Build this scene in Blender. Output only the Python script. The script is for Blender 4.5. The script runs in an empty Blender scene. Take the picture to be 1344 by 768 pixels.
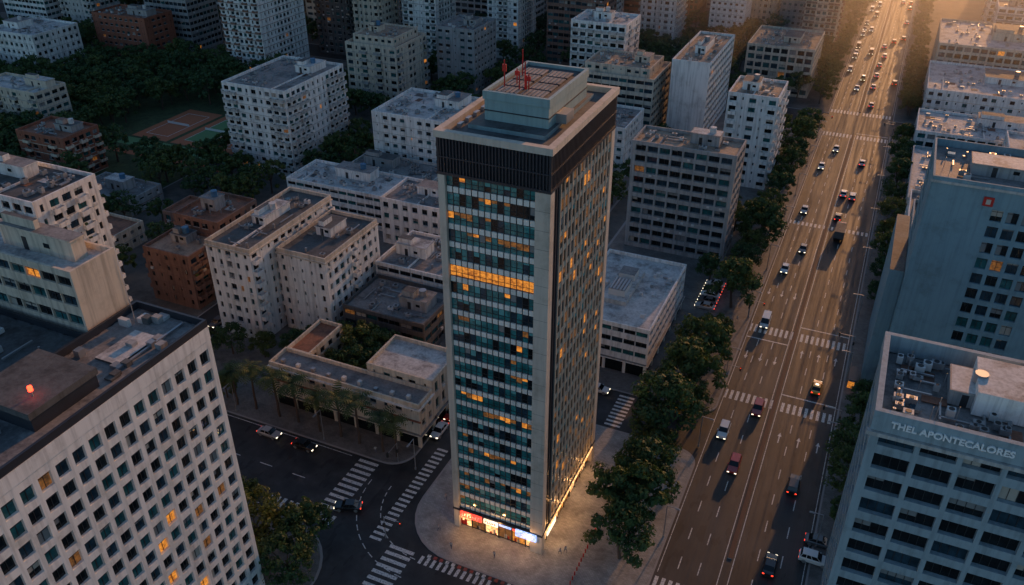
import bpy, math, random
from mathutils import Vector, Matrix
R=random.Random(7)
scn=bpy.context.scene
HAZE=True
# ------------------------------------------------------------------ materials
MATS={}
def newmat(name):
    m=bpy.data.materials.new(name);m.use_nodes=True
    nt=m.node_tree;b=nt.nodes['Principled BSDF'];MATS[name]=m
    return m,nt,b
def N(nt,t,**k):
    n=nt.nodes.new(t)
    for a,v in k.items(): setattr(n,a,v)
    return n
def posnoise(nt,scale,detail=4,vec=(1,1,1),rough=.6):
    g=N(nt,'ShaderNodeNewGeometry');mp=N(nt,'ShaderNodeMapping');mp.inputs['Scale'].default_value=vec
    nt.links.new(g.outputs['Position'],mp.inputs[0])
    n=N(nt,'ShaderNodeTexNoise');n.inputs['Scale'].default_value=scale;n.inputs['Detail'].default_value=detail;n.inputs['Roughness'].default_value=rough
    nt.links.new(mp.outputs[0],n.inputs['Vector']);return n.outputs['Fac']
def ramp(nt,fac,stops):
    r=N(nt,'ShaderNodeValToRGB');e=r.color_ramp.elements
    while len(e)<len(stops): e.new(.5)
    for i,(p,c) in enumerate(stops):
        e[i].position=p
        if isinstance(c,(int,float)): c=(c,c,c)
        e[i].color=(c[0],c[1],c[2],1)
    nt.links.new(fac,r.inputs[0]);return r.outputs[0]
def mul(nt,a,b,f=1.0):
    m=N(nt,'ShaderNodeMix',data_type='RGBA',blend_type='MULTIPLY');m.inputs[0].default_value=f
    nt.links.new(a,m.inputs[6]);nt.links.new(b,m.inputs[7]);return m.outputs[2]
def bump(nt,b,fac,st=.3,d=.05):
    bp=N(nt,'ShaderNodeBump');bp.inputs['Strength'].default_value=st;bp.inputs['Distance'].default_value=d
    nt.links.new(fac,bp.inputs['Height']);nt.links.new(bp.outputs[0],b.inputs['Normal'])
def wallmat(name,c,dirt=.52,rough=.85):
    m,nt,b=newmat(name)
    n1=posnoise(nt,.22,7,rough=.7);n2=posnoise(nt,1.3,5,(1,1,.06))
    base=ramp(nt,n1,[(.30,[x*.74*k for x,k in zip(c,(1,.98,.94))]),(.48,c),(.72,[min(1,x*1.06) for x in c])])
    st=ramp(nt,n2,[(.35,dirt),(.55,1.0)])
    nt.links.new(mul(nt,base,st,.7),b.inputs['Base Color']);b.inputs['Roughness'].default_value=rough
    return m
wallmat('white_stucco',(.78,.78,.75));wallmat('white_panel',(.80,.80,.77),.66)
wallmat('cream_stucco',(.62,.54,.43));wallmat('grey_concrete',(.34,.345,.34));wallmat('pale_concrete',(.50,.49,.46))
wallmat('brown_brick',(.24,.135,.10));wallmat('red_brick',(.31,.11,.065));wallmat('teal_wall',(.20,.32,.37),.75)
wallmat('bluegrey_concrete',(.30,.38,.41),.66);wallmat('dark_concrete',(.10,.10,.10));wallmat('stone_pier',(.56,.50,.42),.78);wallmat('tower_panel',(.74,.73,.67),.8)
wallmat('dark_metal',(.03,.035,.045),.8,.4);wallmat('bronze_fin',(.50,.44,.35),.8,.45);wallmat('penthouse_teal',(.24,.36,.37),.75,.6)
def roofmat(name,c,c2):
    m,nt,b=newmat(name)
    n1=posnoise(nt,.25,8,rough=.7);n2=posnoise(nt,1.8,5)
    a=ramp(nt,n1,[(.38,c2),(.5,c),(.62,[x*1.15 for x in c])]);d=ramp(nt,n2,[(.3,.55),(.6,1.0)])
    nt.links.new(mul(nt,a,d,.8),b.inputs['Base Color']);b.inputs['Roughness'].default_value=.75
    bump(nt,b,n2,.4,.05)
roofmat('roof_grey',(.25,.24,.23),(.12,.12,.12));roofmat('roof_white',(.54,.54,.52),(.28,.27,.26));roofmat('roof_dark',(.10,.105,.105),(.055,.055,.055))
roofmat('roof_tan',(.38,.28,.20),(.2,.15,.11));roofmat('roof_tile',(.28,.12,.07),(.15,.07,.045))
def simple(name,c,rough=.5,metal=0,em=None,es=0):
    m,nt,b=newmat(name);b.inputs['Base Color'].default_value=(*c,1);b.inputs['Roughness'].default_value=rough;b.inputs['Metallic'].default_value=metal
    if em: b.inputs['Emission Color'].default_value=(*em,1);b.inputs['Emission Strength'].default_value=es
    return m
def glassmat(name,c,rough=.07,metal=.35):
    m,nt,b=newmat(name);n=posnoise(nt,.6,3);n2=posnoise(nt,.45,2)
    nt.links.new(ramp(nt,n,[(.35,[x*.4 for x in c]),(.65,c)]),b.inputs['Base Color'])
    b.inputs['Roughness'].default_value=rough;b.inputs['Metallic'].default_value=metal;b.inputs['IOR'].default_value=1.6
    bump(nt,b,n2,.12,.1)
glassmat('glass_dark',(.018,.024,.027));glassmat('glass_teal',(.03,.16,.17),.08,.1);glassmat('glass_blue',(.03,.07,.10),.07,.2);glassmat('glass_bronze',(.16,.10,.06),.12,.6)
glassmat('tower_glass',(.045,.27,.28),.08,.1)
simple('blind',(.42,.38,.32),.7);simple('blind_grey',(.2,.21,.21),.7);simple('blind_teal',(.10,.34,.34),.6)
def litmat(name,c1,c2,s):
    m,nt,b=newmat(name);n=posnoise(nt,1.7,4,(1,1,1.6),.7);col=ramp(nt,n,[(.36,c2),(.62,c1)])
    nt.links.new(col,b.inputs['Emission Color']);b.inputs['Emission Strength'].default_value=s;b.inputs['Base Color'].default_value=(.1,.06,.03,1);b.inputs['Roughness'].default_value=.3
litmat('window_lit_or_glint',(1,.36,.045),(.30,.075,.01),.85);litmat('window_dim_or_glint',(.55,.20,.04),(.05,.025,.012),.36);litmat('shop_lit',(1,.55,.22),(.30,.10,.03),2.4)  # window glows: lit rooms, and imitated sun glints on the tower's long sides
litmat('sign_red',(1,.10,.06),(.6,.02,.02),1.8);litmat('sign_blue',(.15,.35,1),(.6,.7,1),1.5);litmat('sign_white',(1,.85,.7),(.9,.6,.35),1.8)
simple('beacon',(.5,.02,.01),.4,0,(1,.035,.012),9)
simple('frame_dark',(.03,.03,.032),.5);simple('frame_white',(.85,.85,.83),.5);simple('metal_grey',(.35,.36,.37),.45,.6);simple('unit_white',(.55,.55,.53),.6)
simple('tank_blue',(.05,.16,.28),.5);simple('red_paint',(.5,.02,.015),.5);simple('rust',(.12,.06,.04),.8);simple('black_plastic',(.02,.02,.02),.6)
def asph(name,c,vec,r0=.55,r1=.8):
    m,nt,b=newmat(name);n1=posnoise(nt,1.0,5,vec);n2=posnoise(nt,.08,4);n3=posnoise(nt,9,3);n4=posnoise(nt,.5,2,(1,.3,1))
    a=ramp(nt,n1,[(.3,c*.5),(.55,c),(.75,c*1.6)]);d=ramp(nt,n2,[(.35,.6),(.6,1.1)]);e=ramp(nt,n4,[(.60,1.0),(.62,.68)])
    nt.links.new(mul(nt,mul(nt,a,d,1),e,1),b.inputs['Base Color'])
    nt.links.new(ramp(nt,n1,[(.3,r0),(.7,r1)]),b.inputs['Roughness']);b.inputs['Specular IOR Level'].default_value=.35;bump(nt,b,n3,.25,.02)
asph('asphalt',.05,(.3,.3,.3));asph('asphalt_avenue',.052,(1.1,.018,1),.45,.8)
def paint(name,c):
    m,nt,b=newmat(name);n=posnoise(nt,3.5,6,rough=.75)
    nt.links.new(ramp(nt,n,[(.38,(.09,.09,.09)),(.5,c)]),b.inputs['Base Color']);b.inputs['Roughness'].default_value=.6
paint('road_paint',(.72,.71,.67));paint('road_paint_red',(.35,.06,.04))
def paving(name,c,c2,sc):
    m,nt,b=newmat(name);g=N(nt,'ShaderNodeNewGeometry');br=N(nt,'ShaderNodeTexBrick');br.inputs['Scale'].default_value=sc
    br.inputs['Color1'].default_value=(*c,1);br.inputs['Color2'].default_value=(*c2,1);br.inputs['Mortar'].default_value=(c[0]*.55,c[1]*.55,c[2]*.55,1);br.inputs['Mortar Size'].default_value=.02;br.offset=.5
    nt.links.new(g.outputs['Position'],br.inputs['Vector'])
    d=ramp(nt,posnoise(nt,.3,7,rough=.7),[(.35,.5),(.62,1.05)]);nt.links.new(mul(nt,br.outputs[0],d,.9),b.inputs['Base Color']);b.inputs['Roughness'].default_value=.7
paving('plaza_paving',(.42,.42,.40),(.33,.33,.31),.9);paving('sidewalk_paving',(.22,.21,.195),(.16,.155,.145),.9)
m,nt,b=newmat('yard_ground');nt.links.new(ramp(nt,posnoise(nt,.12,8,rough=.7),[(.35,(.05,.05,.045)),(.5,(.11,.105,.095)),(.65,(.16,.14,.12))]),b.inputs['Base Color']);b.inputs['Roughness'].default_value=.9
m,nt,b=newmat('grass');nt.links.new(ramp(nt,posnoise(nt,.3,8,rough=.7),[(.35,(.03,.045,.018)),(.6,(.07,.10,.04))]),b.inputs['Base Color']);b.inputs['Roughness'].default_value=.95
simple('court_clay',(.45,.15,.07),.9);simple('court_green',(.12,.24,.10),.9);simple('bark',(.09,.06,.045),.95);simple('kerb_stone',(.3,.29,.28),.8)
def leafmat(name,c):
    m,nt,b=newmat(name);oi=N(nt,'ShaderNodeObjectInfo')
    n=ramp(nt,posnoise(nt,.9,4),[(.3,[x*.42 for x in c]),(.5,c),(.72,[c[0]*1.8,c[1]*1.5,c[2]*1.1])])
    v=ramp(nt,oi.outputs['Random'],[(0,(.6,.8,.8)),(.7,(1.1,1.05,.85)),(1,(1.4,1.05,.7))])
    nt.links.new(mul(nt,n,v,1),b.inputs['Base Color']);b.inputs['Roughness'].default_value=.7
    tr=N(nt,'ShaderNodeBsdfTranslucent');nt.links.new(mul(nt,n,v,1),tr.inputs[0]);mx=N(nt,'ShaderNodeMixShader');mx.inputs[0].default_value=.3
    out=nt.nodes['Material Output'];nt.links.new(b.outputs[0],mx.inputs[1]);nt.links.new(tr.outputs[0],mx.inputs[2]);nt.links.new(mx.outputs[0],out.inputs[0])
leafmat('leaves',(.06,.11,.038));leafmat('palm_leaves',(.06,.10,.035))
for n,c in dict(car_white=(.72,.72,.70),car_black=(.015,.015,.018),car_red=(.38,.03,.025),car_silver=(.42,.43,.44),car_yellow=(.75,.36,.03),car_grey=(.12,.125,.13),car_blue=(.04,.08,.18)).items():
    mm=simple(n,c,.28);mm.node_tree.nodes['Principled BSDF'].inputs['Coat Weight'].default_value=.6
simple('car_glass',(.01,.012,.015),.05);simple('tyre',(.02,.02,.02),.8);simple('headlight',(.8,.8,.75),.2,0,(1,.85,.6),3);simple('taillight',(.5,.02,.02),.3,0,(1,.05,.02),3)
simple('skin',(.35,.2,.14),.6);simple('cloth_blue',(.06,.08,.14),.9);simple('cloth_light',(.4,.38,.35),.9)
# ------------------------------------------------------------------ mesh builder
class MB:
    def __init__(s): s.v=[];s.f=[];s.m=[];s.names=[]
    def mi(s,n):
        if n not in s.names: s.names.append(n)
        return s.names.index(n)
    def quad(s,a,b,c,d,m):
        i=len(s.v);s.v+= [a,b,c,d];s.f.append((i,i+1,i+2,i+3));s.m.append(s.mi(m))
    def poly(s,pts,m):
        i=len(s.v);s.v+=pts;s.f.append(tuple(range(i,i+len(pts))));s.m.append(s.mi(m))
    def box(s,x0,x1,y0,y1,z0,z1,m,top=None,bottom=True):
        i=len(s.v)
        s.v+=[(x0,y0,z0),(x1,y0,z0),(x1,y1,z0),(x0,y1,z0),(x0,y0,z1),(x1,y0,z1),(x1,y1,z1),(x0,y1,z1)]
        fs=[(0,1,5,4),(1,2,6,5),(2,3,7,6),(3,0,4,7),(4,5,6,7)]+([(3,2,1,0)] if bottom else [])
        k=s.mi(m);t=s.mi(top or m)
        for q,fc in enumerate(fs):
            s.f.append(tuple(i+a for a in fc));s.m.append(t if q==4 else k)
    def cyl(s,x,y,z0,z1,r0,m,r1=None,n=10,top=None,x1=None,y1=None):
        r1=r0 if r1 is None else r1;x1=x if x1 is None else x1;y1=y if y1 is None else y1
        i=len(s.v)
        for k in range(n):
            a=2*math.pi*k/n;s.v.append((x+r0*math.cos(a),y+r0*math.sin(a),z0))
        for k in range(n):
            a=2*math.pi*k/n;s.v.append((x1+r1*math.cos(a),y1+r1*math.sin(a),z1))
        for k in range(n):
            j=(k+1)%n;s.f.append((i+k,i+j,i+n+j,i+n+k));s.m.append(s.mi(m))
        s.f.append(tuple(i+n+k for k in range(n)));s.m.append(s.mi(top or m))
    def lbox(s,fr,u0,u1,z0,z1,d0,d1,m):
        O,U,Nn=fr
        def p(u,z,d): return (O[0]+U[0]*u+Nn[0]*d,O[1]+U[1]*u+Nn[1]*d,z)
        i=len(s.v)
        s.v+=[p(u0,z0,d0),p(u1,z0,d0),p(u1,z1,d0),p(u0,z1,d0),p(u0,z0,d1),p(u1,z0,d1),p(u1,z1,d1),p(u0,z1,d1)]
        k=s.mi(m)
        for fc in [(4,5,6,7),(0,4,7,3),(1,2,6,5),(3,7,6,2),(0,1,5,4)]:
            s.f.append(tuple(i+a for a in fc));s.m.append(k)
    def lquad(s,fr,u0,u1,z0,z1,d,m):
        O,U,Nn=fr
        def p(u,z): return (O[0]+U[0]*u+Nn[0]*d,O[1]+U[1]*u+Nn[1]*d,z)
        s.quad(p(u0,z0),p(u1,z0),p(u1,z1),p(u0,z1),m)
    def mesh(s,name,smooth=False):
        me=bpy.data.meshes.new(name);me.from_pydata(s.v,[],s.f)
        for n in s.names: me.materials.append(MATS[n])
        me.polygons.foreach_set('material_index',s.m)
        if smooth: me.polygons.foreach_set('use_smooth',[True]*len(s.f))
        me.update();return me
    def obj(s,name,smooth=False): return link(name,s.mesh(name,smooth))
def link(name,me,loc=(0,0,0),rz=0,sc=1,parent=None):
    o=bpy.data.objects.new(name,me);bpy.context.collection.objects.link(o);o.location=loc;o.rotation_euler=(0,0,rz);o.scale=(sc,sc,sc)
    if parent: o.parent=parent
    return o
# ------------------------------------------------------------------ buildings
ST=dict(
 grid=dict(pw=.7,sh=1.15,dp=.45,mull=1,ac=0,balc=0,mix=0),
 punched=dict(pw=1.5,sh=1.6,dp=.25,mull=1,ac=.12,balc=0,mix=1),
 ribbon=dict(pw=.22,sh=1.5,dp=.3,mull=1,ac=.08,balc=0,mix=0),
 balc=dict(pw=.9,sh=1.3,dp=.25,mull=1,ac=.1,balc=.4,mix=1),
 deep=dict(pw=.5,sh=1.3,dp=.9,mull=1,ac=.1,balc=0,mix=0),
 big=dict(pw=.7,sh=1.5,dp=.8,mull=3,ac=0,balc=0,mix=0))
def facade(mb,fr,W,z0,z1,fh,bay,st,wall,rng,lit=.02,glass=('glass_dark','glass_blue','glass_dark','glass_teal'),blank=None,detail=True,frame='frame_dark',accent=None):
    nb=max(1,round(W/bay));nf=max(1,round((z1-z0)/fh));bw=W/nb;hh=(z1-z0)/nf
    pw,sh,dp=st['pw'],st['sh'],st['dp']
    half=[]
    for _ in range((nb+1)//2):
        t=rng.random();half.append('b' if t<st['balc'] else ('n' if st['mix'] and t<st['balc']+.2 else ('x' if st['mix'] and t<st['balc']+.3 and nb>3 else 'w')))
    cols=half+half[::-1] if nb%2==0 else half+half[:-1][::-1]
    acc=accent or wall
    for i in range(nb):
        ty=cols[i]
        for j in range(nf):
            u=i*bw;z=z0+j*hh
            if blank and blank(i,nb,j,nf):
                mb.lbox(fr,u,u+bw,z,z+hh,0,dp-.012,wall);continue
            r=rng.random()
            g='window_lit_or_glint' if r<lit*.4 else ('window_dim_or_glint' if r<lit else rng.choice(glass))
            mb.lquad(fr,u,u+bw,z,z+hh,0,g)
            wu0,wu1,wz0,wz1=u+pw/2,u+bw-pw/2,z+sh,z+hh
            if st['mix'] and not blank:
                mb.lbox(fr,wu0,wu1,wz1-.32,wz1,0,dp-.008,wall);wz1-=.32
                if ty in('n','x'):
                    c=(wu0+wu1)/2;k=.42 if ty=='n' else .22
                    mb.lbox(fr,wu0,c-k,wz0-.1,wz1,0,dp-.009,wall);mb.lbox(fr,c+k,wu1,wz0-.1,wz1,0,dp-.009,wall);wu0,wu1=c-k,c+k
                    if ty=='x': mb.lbox(fr,wu0,wu1,wz0-.1,wz0+.5,0,dp-.01,wall)
            if rng.random()<.34 and r>=lit:
                k=rng.choice((.25,.4,.6,1));mb.lquad(fr,wu0,wu1 if rng.random()<.6 else (wu0+wu1)/2,wz1-(wz1-wz0)*k,wz1,.012,rng.choice(('blind','blind_grey','blind_grey')))
            if detail and ty!='x':
                for q in range(st['mull']):
                    c=wu0+(wu1-wu0)*(q+1)/(st['mull']+1);mb.lbox(fr,c-.04,c+.04,wz0,wz1,.02,.09,frame)
                if st['mull'] and ty=='w': mb.lbox(fr,wu0,wu1,wz1-.5,wz1-.43,.02,.085,frame)
                if ty=='w' and st['mix']: mb.lbox(fr,wu0-.1,wu1+.1,wz0-.12,wz0-.02,dp-.05,dp+.12,'pale_concrete')
                if rng.random()<st['ac'] and ty!='b':
                    c=(wu0+wu1)/2+rng.uniform(-.2,.2);mb.lbox(fr,c-.4,c+.4,z+sh-.75,z+sh-.2,dp,dp+.35,'unit_white')
            if ty=='b' and j>0:
                mb.lbox(fr,u+.12,u+bw-.12,z-.05,z+.1,dp+.002,dp+1.15,wall);mb.lbox(fr,u+.12,u+bw-.12,z+.1,z+1.05,dp+1.03,dp+1.15,acc)
                mb.lbox(fr,u+.12,u+.24,z+.1,z+1.05,dp+.002,dp+1.03,acc);mb.lbox(fr,u+bw-.24,u+bw-.12,z+.1,z+1.05,dp+.002,dp+1.03,acc)
                if rng.random()<.25: mb.lbox(fr,u+.5,u+.5+rng.uniform(.4,1),z+.1,z+rng.uniform(1.1,1.5),dp+.3,dp+.8,rng.choice(('unit_white','leaves','blind')))
    for i in range(nb+1):
        a=max(0,i*bw-pw/2);b_=min(W,i*bw+pw/2);mb.lbox(fr,a,b_,z0,z1,0,dp,wall)
    for j in range(nf):
        z=z0+j*hh
        mb.lbox(fr,0,W,z,z+sh*.97,0,dp-.006,wall)
        if accent and st['mix']: mb.lbox(fr,0,W,z-.02,z+.2,dp-.01,dp+.05,acc)
def clutter(mb,x0,x1,y0,y1,z,rng,dens=1.0,wall='grey_concrete'):
    W,D=x1-x0,y1-y0
    if W<5 or D<5:return
    pw,pd=W*rng.uniform(.25,.4),D*rng.uniform(.25,.4);px=rng.uniform(x0+1,x1-pw-1);py=rng.uniform(y0+D*.3,y1-pd-.8);ph=rng.uniform(2.2,3.6)
    mb.box(px,px+pw,py,py+pd,z,z+ph,wall,rng.choice(('roof_grey','roof_white','roof_dark')))
    mb.box(px-.2,px+pw+.2,py-.2,py+pd+.2,z+ph-.25,z+ph-.003,wall,'roof_grey')
    mb.box(px+pw*.3,px+pw*.3+.9,py-.04,py+.1,z,z+2,'frame_dark');mb.box(px+pw*.6,px+pw*.6+1.1,py-.04,py+.1,z+1.1,z+1.8,'glass_dark')
    if rng.random()<.6: mb.box(px+.6,px+pw*.5,py+.5,py+pd*.6,z+ph,z+ph+1.3,wall,'roof_dark')
    if rng.random()<.6: mb.cyl(px+pw*.7,py+pd*.5,z+ph,z+ph+1.6,.9,rng.choice(('tank_blue','unit_white','metal_grey')),n=12)
    if W>10 and rng.random()<.7:
        q=rng.uniform(x0+3,x1-3);mb.box(q,q+.25,y0,min(py,y1)-.3,z,z+.5,wall)
    n=int(W*D/13*dens)
    for _ in range(min(n,65)):
        x=rng.uniform(x0+.8,x1-1.8);y=rng.uniform(y0+.8,y1-1.8);t=rng.random()
        if px-1.8<x<px+pw+.4 and py-1.8<y<py+pd+.4: continue
        if t<.45:
            a,b_,h=rng.uniform(.7,1.5),rng.uniform(.6,1.3),rng.uniform(.5,1.2);mb.box(x,x+a,y,y+b_,z+.15,z+.15+h,rng.choice(('unit_white','metal_grey','metal_grey','grey_concrete')))
            mb.cyl(x+a/2,y+b_/2,z+.15+h,z+.22+h,min(a,b_)*.38,'black_plastic',n=9)
        elif t<.6: mb.cyl(x+.5,y+.5,z,z+rng.uniform(.6,1.4),rng.uniform(.15,.3),'metal_grey',n=8)
        elif t<.78:
            L=rng.uniform(2,6)
            if rng.random()<.5: mb.box(x,min(x+L,x1-.6),y,y+.25,z+.25,z+.5,'metal_grey')
            else: mb.box(x,x+.25,y,min(y+L,y1-.6),z+.25,z+.5,'metal_grey')
        elif t<.86: mb.cyl(x,y,z,z+rng.uniform(2,4.5),.05,'metal_grey',n=5)
        elif t<.93: mb.box(x,x+1.4,y,y+1.4,z,z+.5,'grey_concrete','glass_blue')
        else:
            mb.box(x,min(x+rng.uniform(1.5,3.5),x1-.5),y,min(y+rng.uniform(1.5,3),y1-.5),z+.01,z+.09,rng.choice(('roof_tile','roof_white','roof_dark','rust')))
def shell(mb,x0,x1,y0,y1,z0,h,fh,bay,style,wall,roof,rng,lit=.02,sides='SEWN',base=0,par=.9,blank=None,detail=True,cl=1.0,glass=None,cap=None,frame='frame_dark',pen=0,accent=None):
    st=ST[style];dp=st['dp'];kw=dict(lit=lit,detail=detail,frame=frame,accent=accent)
    if glass: kw['glass']=glass
    cx0,cx1,cy0,cy1=x0+dp,x1-dp,y0+dp,y1-dp
    F={'S':(((cx0,cy0),(1,0),(0,-1)),cx1-cx0),'E':(((cx1,cy0),(0,1),(1,0)),cy1-cy0),'W':(((cx0,cy1),(0,-1),(-1,0)),cy1-cy0),'N':(((cx1,cy1),(-1,0),(0,1)),cx1-cx0)}
    zb=z0+base
    if base:
        mb.box(x0+.3,x1-.3,y0+.3,y1-.3,z0,zb,'glass_dark')
        nx=max(1,int((x1-x0)/5));ny=max(1,int((y1-y0)/5))
        for i in range(nx+1):
            x=x0+(x1-x0-.7)*i/nx
            mb.box(x,x+.7,y0,y0+.5,z0,zb-.1,wall);mb.box(x,x+.7,y1-.5,y1,z0,zb-.1,wall)
        for i in range(1,ny):
            y=y0+(y1-y0-.7)*i/ny
            mb.box(x0,x0+.5,y,y+.7,z0,zb-.1,wall);mb.box(x1-.5,x1,y,y+.7,z0,zb-.1,wall)
        mb.box(x0-.5,x1+.5,y0-.5,y1+.5,zb-.35,zb-.08,wall,'roof_grey')
    for k,(fr,W) in F.items():
        if k in sides: facade(mb,fr,W,zb,h,fh,bay,st,wall,rng,blank=blank(k) if blank else None,**kw)
        else: mb.lbox(fr,0,W,zb,h,0,dp-.01,wall)
    for (a,b_) in ((x0,x0+dp),(x1-dp,x1)):
        for (c,d) in ((y0,y0+dp),(y1-dp,y1)): mb.box(a-.003,b_+.003,c-.003,d+.003,zb,h-.002,wall)
    mb.quad((x0,y0,h),(x1,y0,h),(x1,y1,h),(x0,y1,h),roof)
    t=.35;c=cap or wall;q=.02
    mb.box(x0-q,x1+q,y0-q,y0+t,h-.15,h+par,c);mb.box(x0-q,x1+q,y1-t,y1+q,h-.15,h+par,c)
    mb.box(x0-q,x0+t,y0+t,y1-t,h-.15,h+par-.004,c);mb.box(x1-t,x1+q,y0+t,y1-t,h-.15,h+par-.004,c)
    if pen and x1-x0>11 and y1-y0>11:
        a,b_,c_,d_=x0+2.5,x1-2.5,y0+2.5,y1-2.5;shell(mb,a,b_,c_,d_,h,h+pen,fh,bay,'punched',wall,roof,rng,detail=False,cl=cl,par=.7,sides='SE')
    elif cl: clutter(mb,x0+.8,x1-.8,y0+.8,y1-.8,h,rng,cl,wall if wall in('white_stucco','grey_concrete','cream_stucco') else 'grey_concrete')
FOOT=[]
def bld(name,x0,x1,y0,y1,h,style='grid',wall='white_stucco',roof='roof_grey',fh=3.1,bay=3.2,seed=None,**k):
    rng=random.Random(seed if seed is not None else int(abs(x0*31+y0*17)));mb=MB();FOOT.append((x0,x1,y0,y1))
    if 'accent' not in k: k['accent']=rng.choice((None,None,'cream_stucco','grey_concrete','pale_concrete','brown_brick'))
    shell(mb,x0,x1,y0,y1,.1,h,fh,bay,style,wall,roof,rng,**k);return mb
# ---- left grid building
mb=bld('a',-90.5,-78,16,72,55,'grid','white_panel','roof_grey',fh=3.3,bay=2.35,lit=.03,cap='dark_metal',par=1.1,glass=('glass_dark','glass_dark','glass_blue','glass_teal'),cl=0)
r=random.Random(3);shell(mb,-120,-90.7,16,63,.1,54.9,3.3,3.2,'grid','white_panel','roof_dark',r,cap='dark_metal',cl=1.2)
mb.box(-90.5,-81,46.5,56,55,57.4,'dark_metal','roof_dark');mb.box(-90.7,-80.8,46.3,56.2,56.9,57.8,'dark_concrete','roof_dark')
mb.box(-78.35,-77.9,16,72,53.0,55.0,'white_panel');mb.box(-78.38,-77.95,72,72.05,53,55,'white_panel')
mb.cyl(-83.2,49,57.8,58.6,.12,'metal_grey');mb.cyl(-83.2,49,58.6,59.2,.28,'beacon',n=10)
r=random.Random(15)
for k in range(26):
    x=r.uniform(-89.5,-80.5);y=r.choice((r.uniform(22,45),r.uniform(57,70.5)));a,b_,h=r.uniform(.6,1.6),r.uniform(.6,1.6),r.uniform(.3,1.2);mb.box(x,x+a,y,y+b_,55,55+h,r.choice(('metal_grey','unit_white','roof_dark','grey_concrete')))
mb.box(-81.5,-81.2,58,71,55.2,55.4,'metal_grey');mb.box(-86,-82,60,67,55,55.3,'roof_dark','roof_white');mb.cyl(-87.5,68.5,55,59,.06,'metal_grey',n=6)
mb.obj('office_building')
bld('b',-140,-91,63.7,71,64,'ribbon','cream_stucco','roof_white',fh=3,bay=2.8,cap='cream_stucco',sides='SWN').obj('apartment_building')
bld('c',-185,-152,103,119,45,'balc','white_stucco','roof_dark',lit=.02,cl=1.6,accent=None).obj('apartment_building')
mb=bld('d',-166,-151,138,150,15,'balc','brown_brick','roof_tan',base=0);r=random.Random(5);shell(mb,-166,-151.2,150.2,166,.1,19,3.1,3,'balc','brown_brick','roof_tile',r);mb.obj('brick_apartment_building')
for nm,a in (('decoW',(-139,-126,133,166,25)),('decoE',(-125.0,-111,141,164,22))):
    mb=bld(nm,*a,'balc','white_stucco','roof_dark',fh=3.1,bay=2.6,cap='cream_stucco',seed=11 if nm=='decoW' else 12,lit=.03,accent=None)
    mb.box(a[0]-.25,a[1]+.25,a[2]-.25,a[3]+.25,a[4]-.6,a[4]-.3,'cream_stucco');mb.obj('art_deco_apartment_building')
bld('l5',-110,-86,160,179,12,'ribbon','white_stucco','roof_grey',cl=1.8).obj('commercial_building')
bld('l5b',-109,-86.5,143,159,9,'ribbon','dark_concrete','roof_grey',cl=1.8,lit=.05).obj('commercial_building')
bld('w6',-165,-130,196,212,11,'ribbon','white_stucco','roof_white',cl=1.2).obj('low_office_building')
bld('w6b',-127,-104,190,206,14,'punched','white_stucco','roof_grey',cl=1.6).obj('low_office_building')
bld('w7',-156,-124,214.5,229,9,'ribbon','pale_concrete','roof_grey',cl=2).obj('low_office_building')
bld('w8',-156,-126,233,260,22,'punched','white_stucco','roof_white',cl=1.4).obj('apartment_building')
mb=MB();FOOT.append((-108,-72,115,128));r=random.Random(8)
shell(mb,-109,-72,115,121,.1,10.5,3.4,3.0,'punched','cream_stucco','roof_grey',r,base=3.6,cl=.3,lit=.06)
shell(mb,-109,-103,121.2,134,.1,10.2,3.4,3.0,'punched','cream_stucco','roof_tile',r,cl=0)
shell(mb,-88,-72.2,121.2,133,.1,12.2,3.4,3.0,'punched','cream_stucco','roof_white',r,base=3.6,cl=0)
mb.box(-109.4,-71.6,114.6,121,10.0,10.35,'white_stucco');mb.box(-109.3,-71.7,114.7,115,6.9,7.2,'red_brick')
for k in range(9): mb.box(-107+k*3.9,-106.2+k*3.9,116.5,117.3,10.5,10.5+r.uniform(.5,1.1),r.choice(('metal_grey','unit_white')))
mb.obj('colonial_arcade_building')
mb=bld('lr',-57,-36.5,157,190,12.5,'ribbon','white_stucco','roof_white',base=3.8,cl=0,lit=.02,fh=3,bay=3)
mb.box(-51,-45,166,182,12.5,13.6,'pale_concrete','roof_white');mb.box(-50,-46,168,174,13.6,15.2,'unit_white','roof_grey');mb.box(-50,-46,176,180,13.6,15.2,'unit_white','roof_grey')
for k in range(5): mb.box(-49.8+k*.8,-49.4+k*.8,168.2,173.8,15.2,15.35,'metal_grey')
r=random.Random(4)
for k in range(16): 
    x=r.choice((r.uniform(-56,-52),r.uniform(-44,-38.5)));y=r.uniform(158.5,187);mb.box(x,x+r.uniform(.6,1.4),y,y+r.uniform(.6,1.6),12.5,12.5+r.uniform(.3,1),r.choice(('metal_grey','unit_white')))
mb.obj('shopping_building')
bld('g12',-61,-32,218,231,32,'deep','grey_concrete','roof_tan',fh=3.2,bay=3.6,cl=1.2).obj('apartment_building')
bld('w13',-46,-30,274,293,31,'balc','white_stucco','roof_tan').obj('apartment_building')
bld('w14',-73,-59,306,349,30,'ribbon','white_stucco','roof_tan',blank=lambda k:(lambda i,n,j,m:True) if k=='S' else None).obj('apartment_building')
bld('o15',-58,-30,377,410,20,'grid','cream_stucco','roof_tan').obj('apartment_building')
bld('g16',-107,-77,298,322,24,'ribbon','cream_stucco','roof_tan',cl=1.5,pen=3).obj('office_building')
bld('g16b',-104,-76,262,284,18,'punched','white_stucco','roof_grey',cl=1.5).obj('office_building')
bld('w17',-120,-97,326,345,35,'balc','white_stucco','roof_white').obj('apartment_building')
bld('w19',-206,-182,293,318,25,'balc','cream_stucco','roof_tan',fh=3,pen=3).obj('apartment_building')
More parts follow.
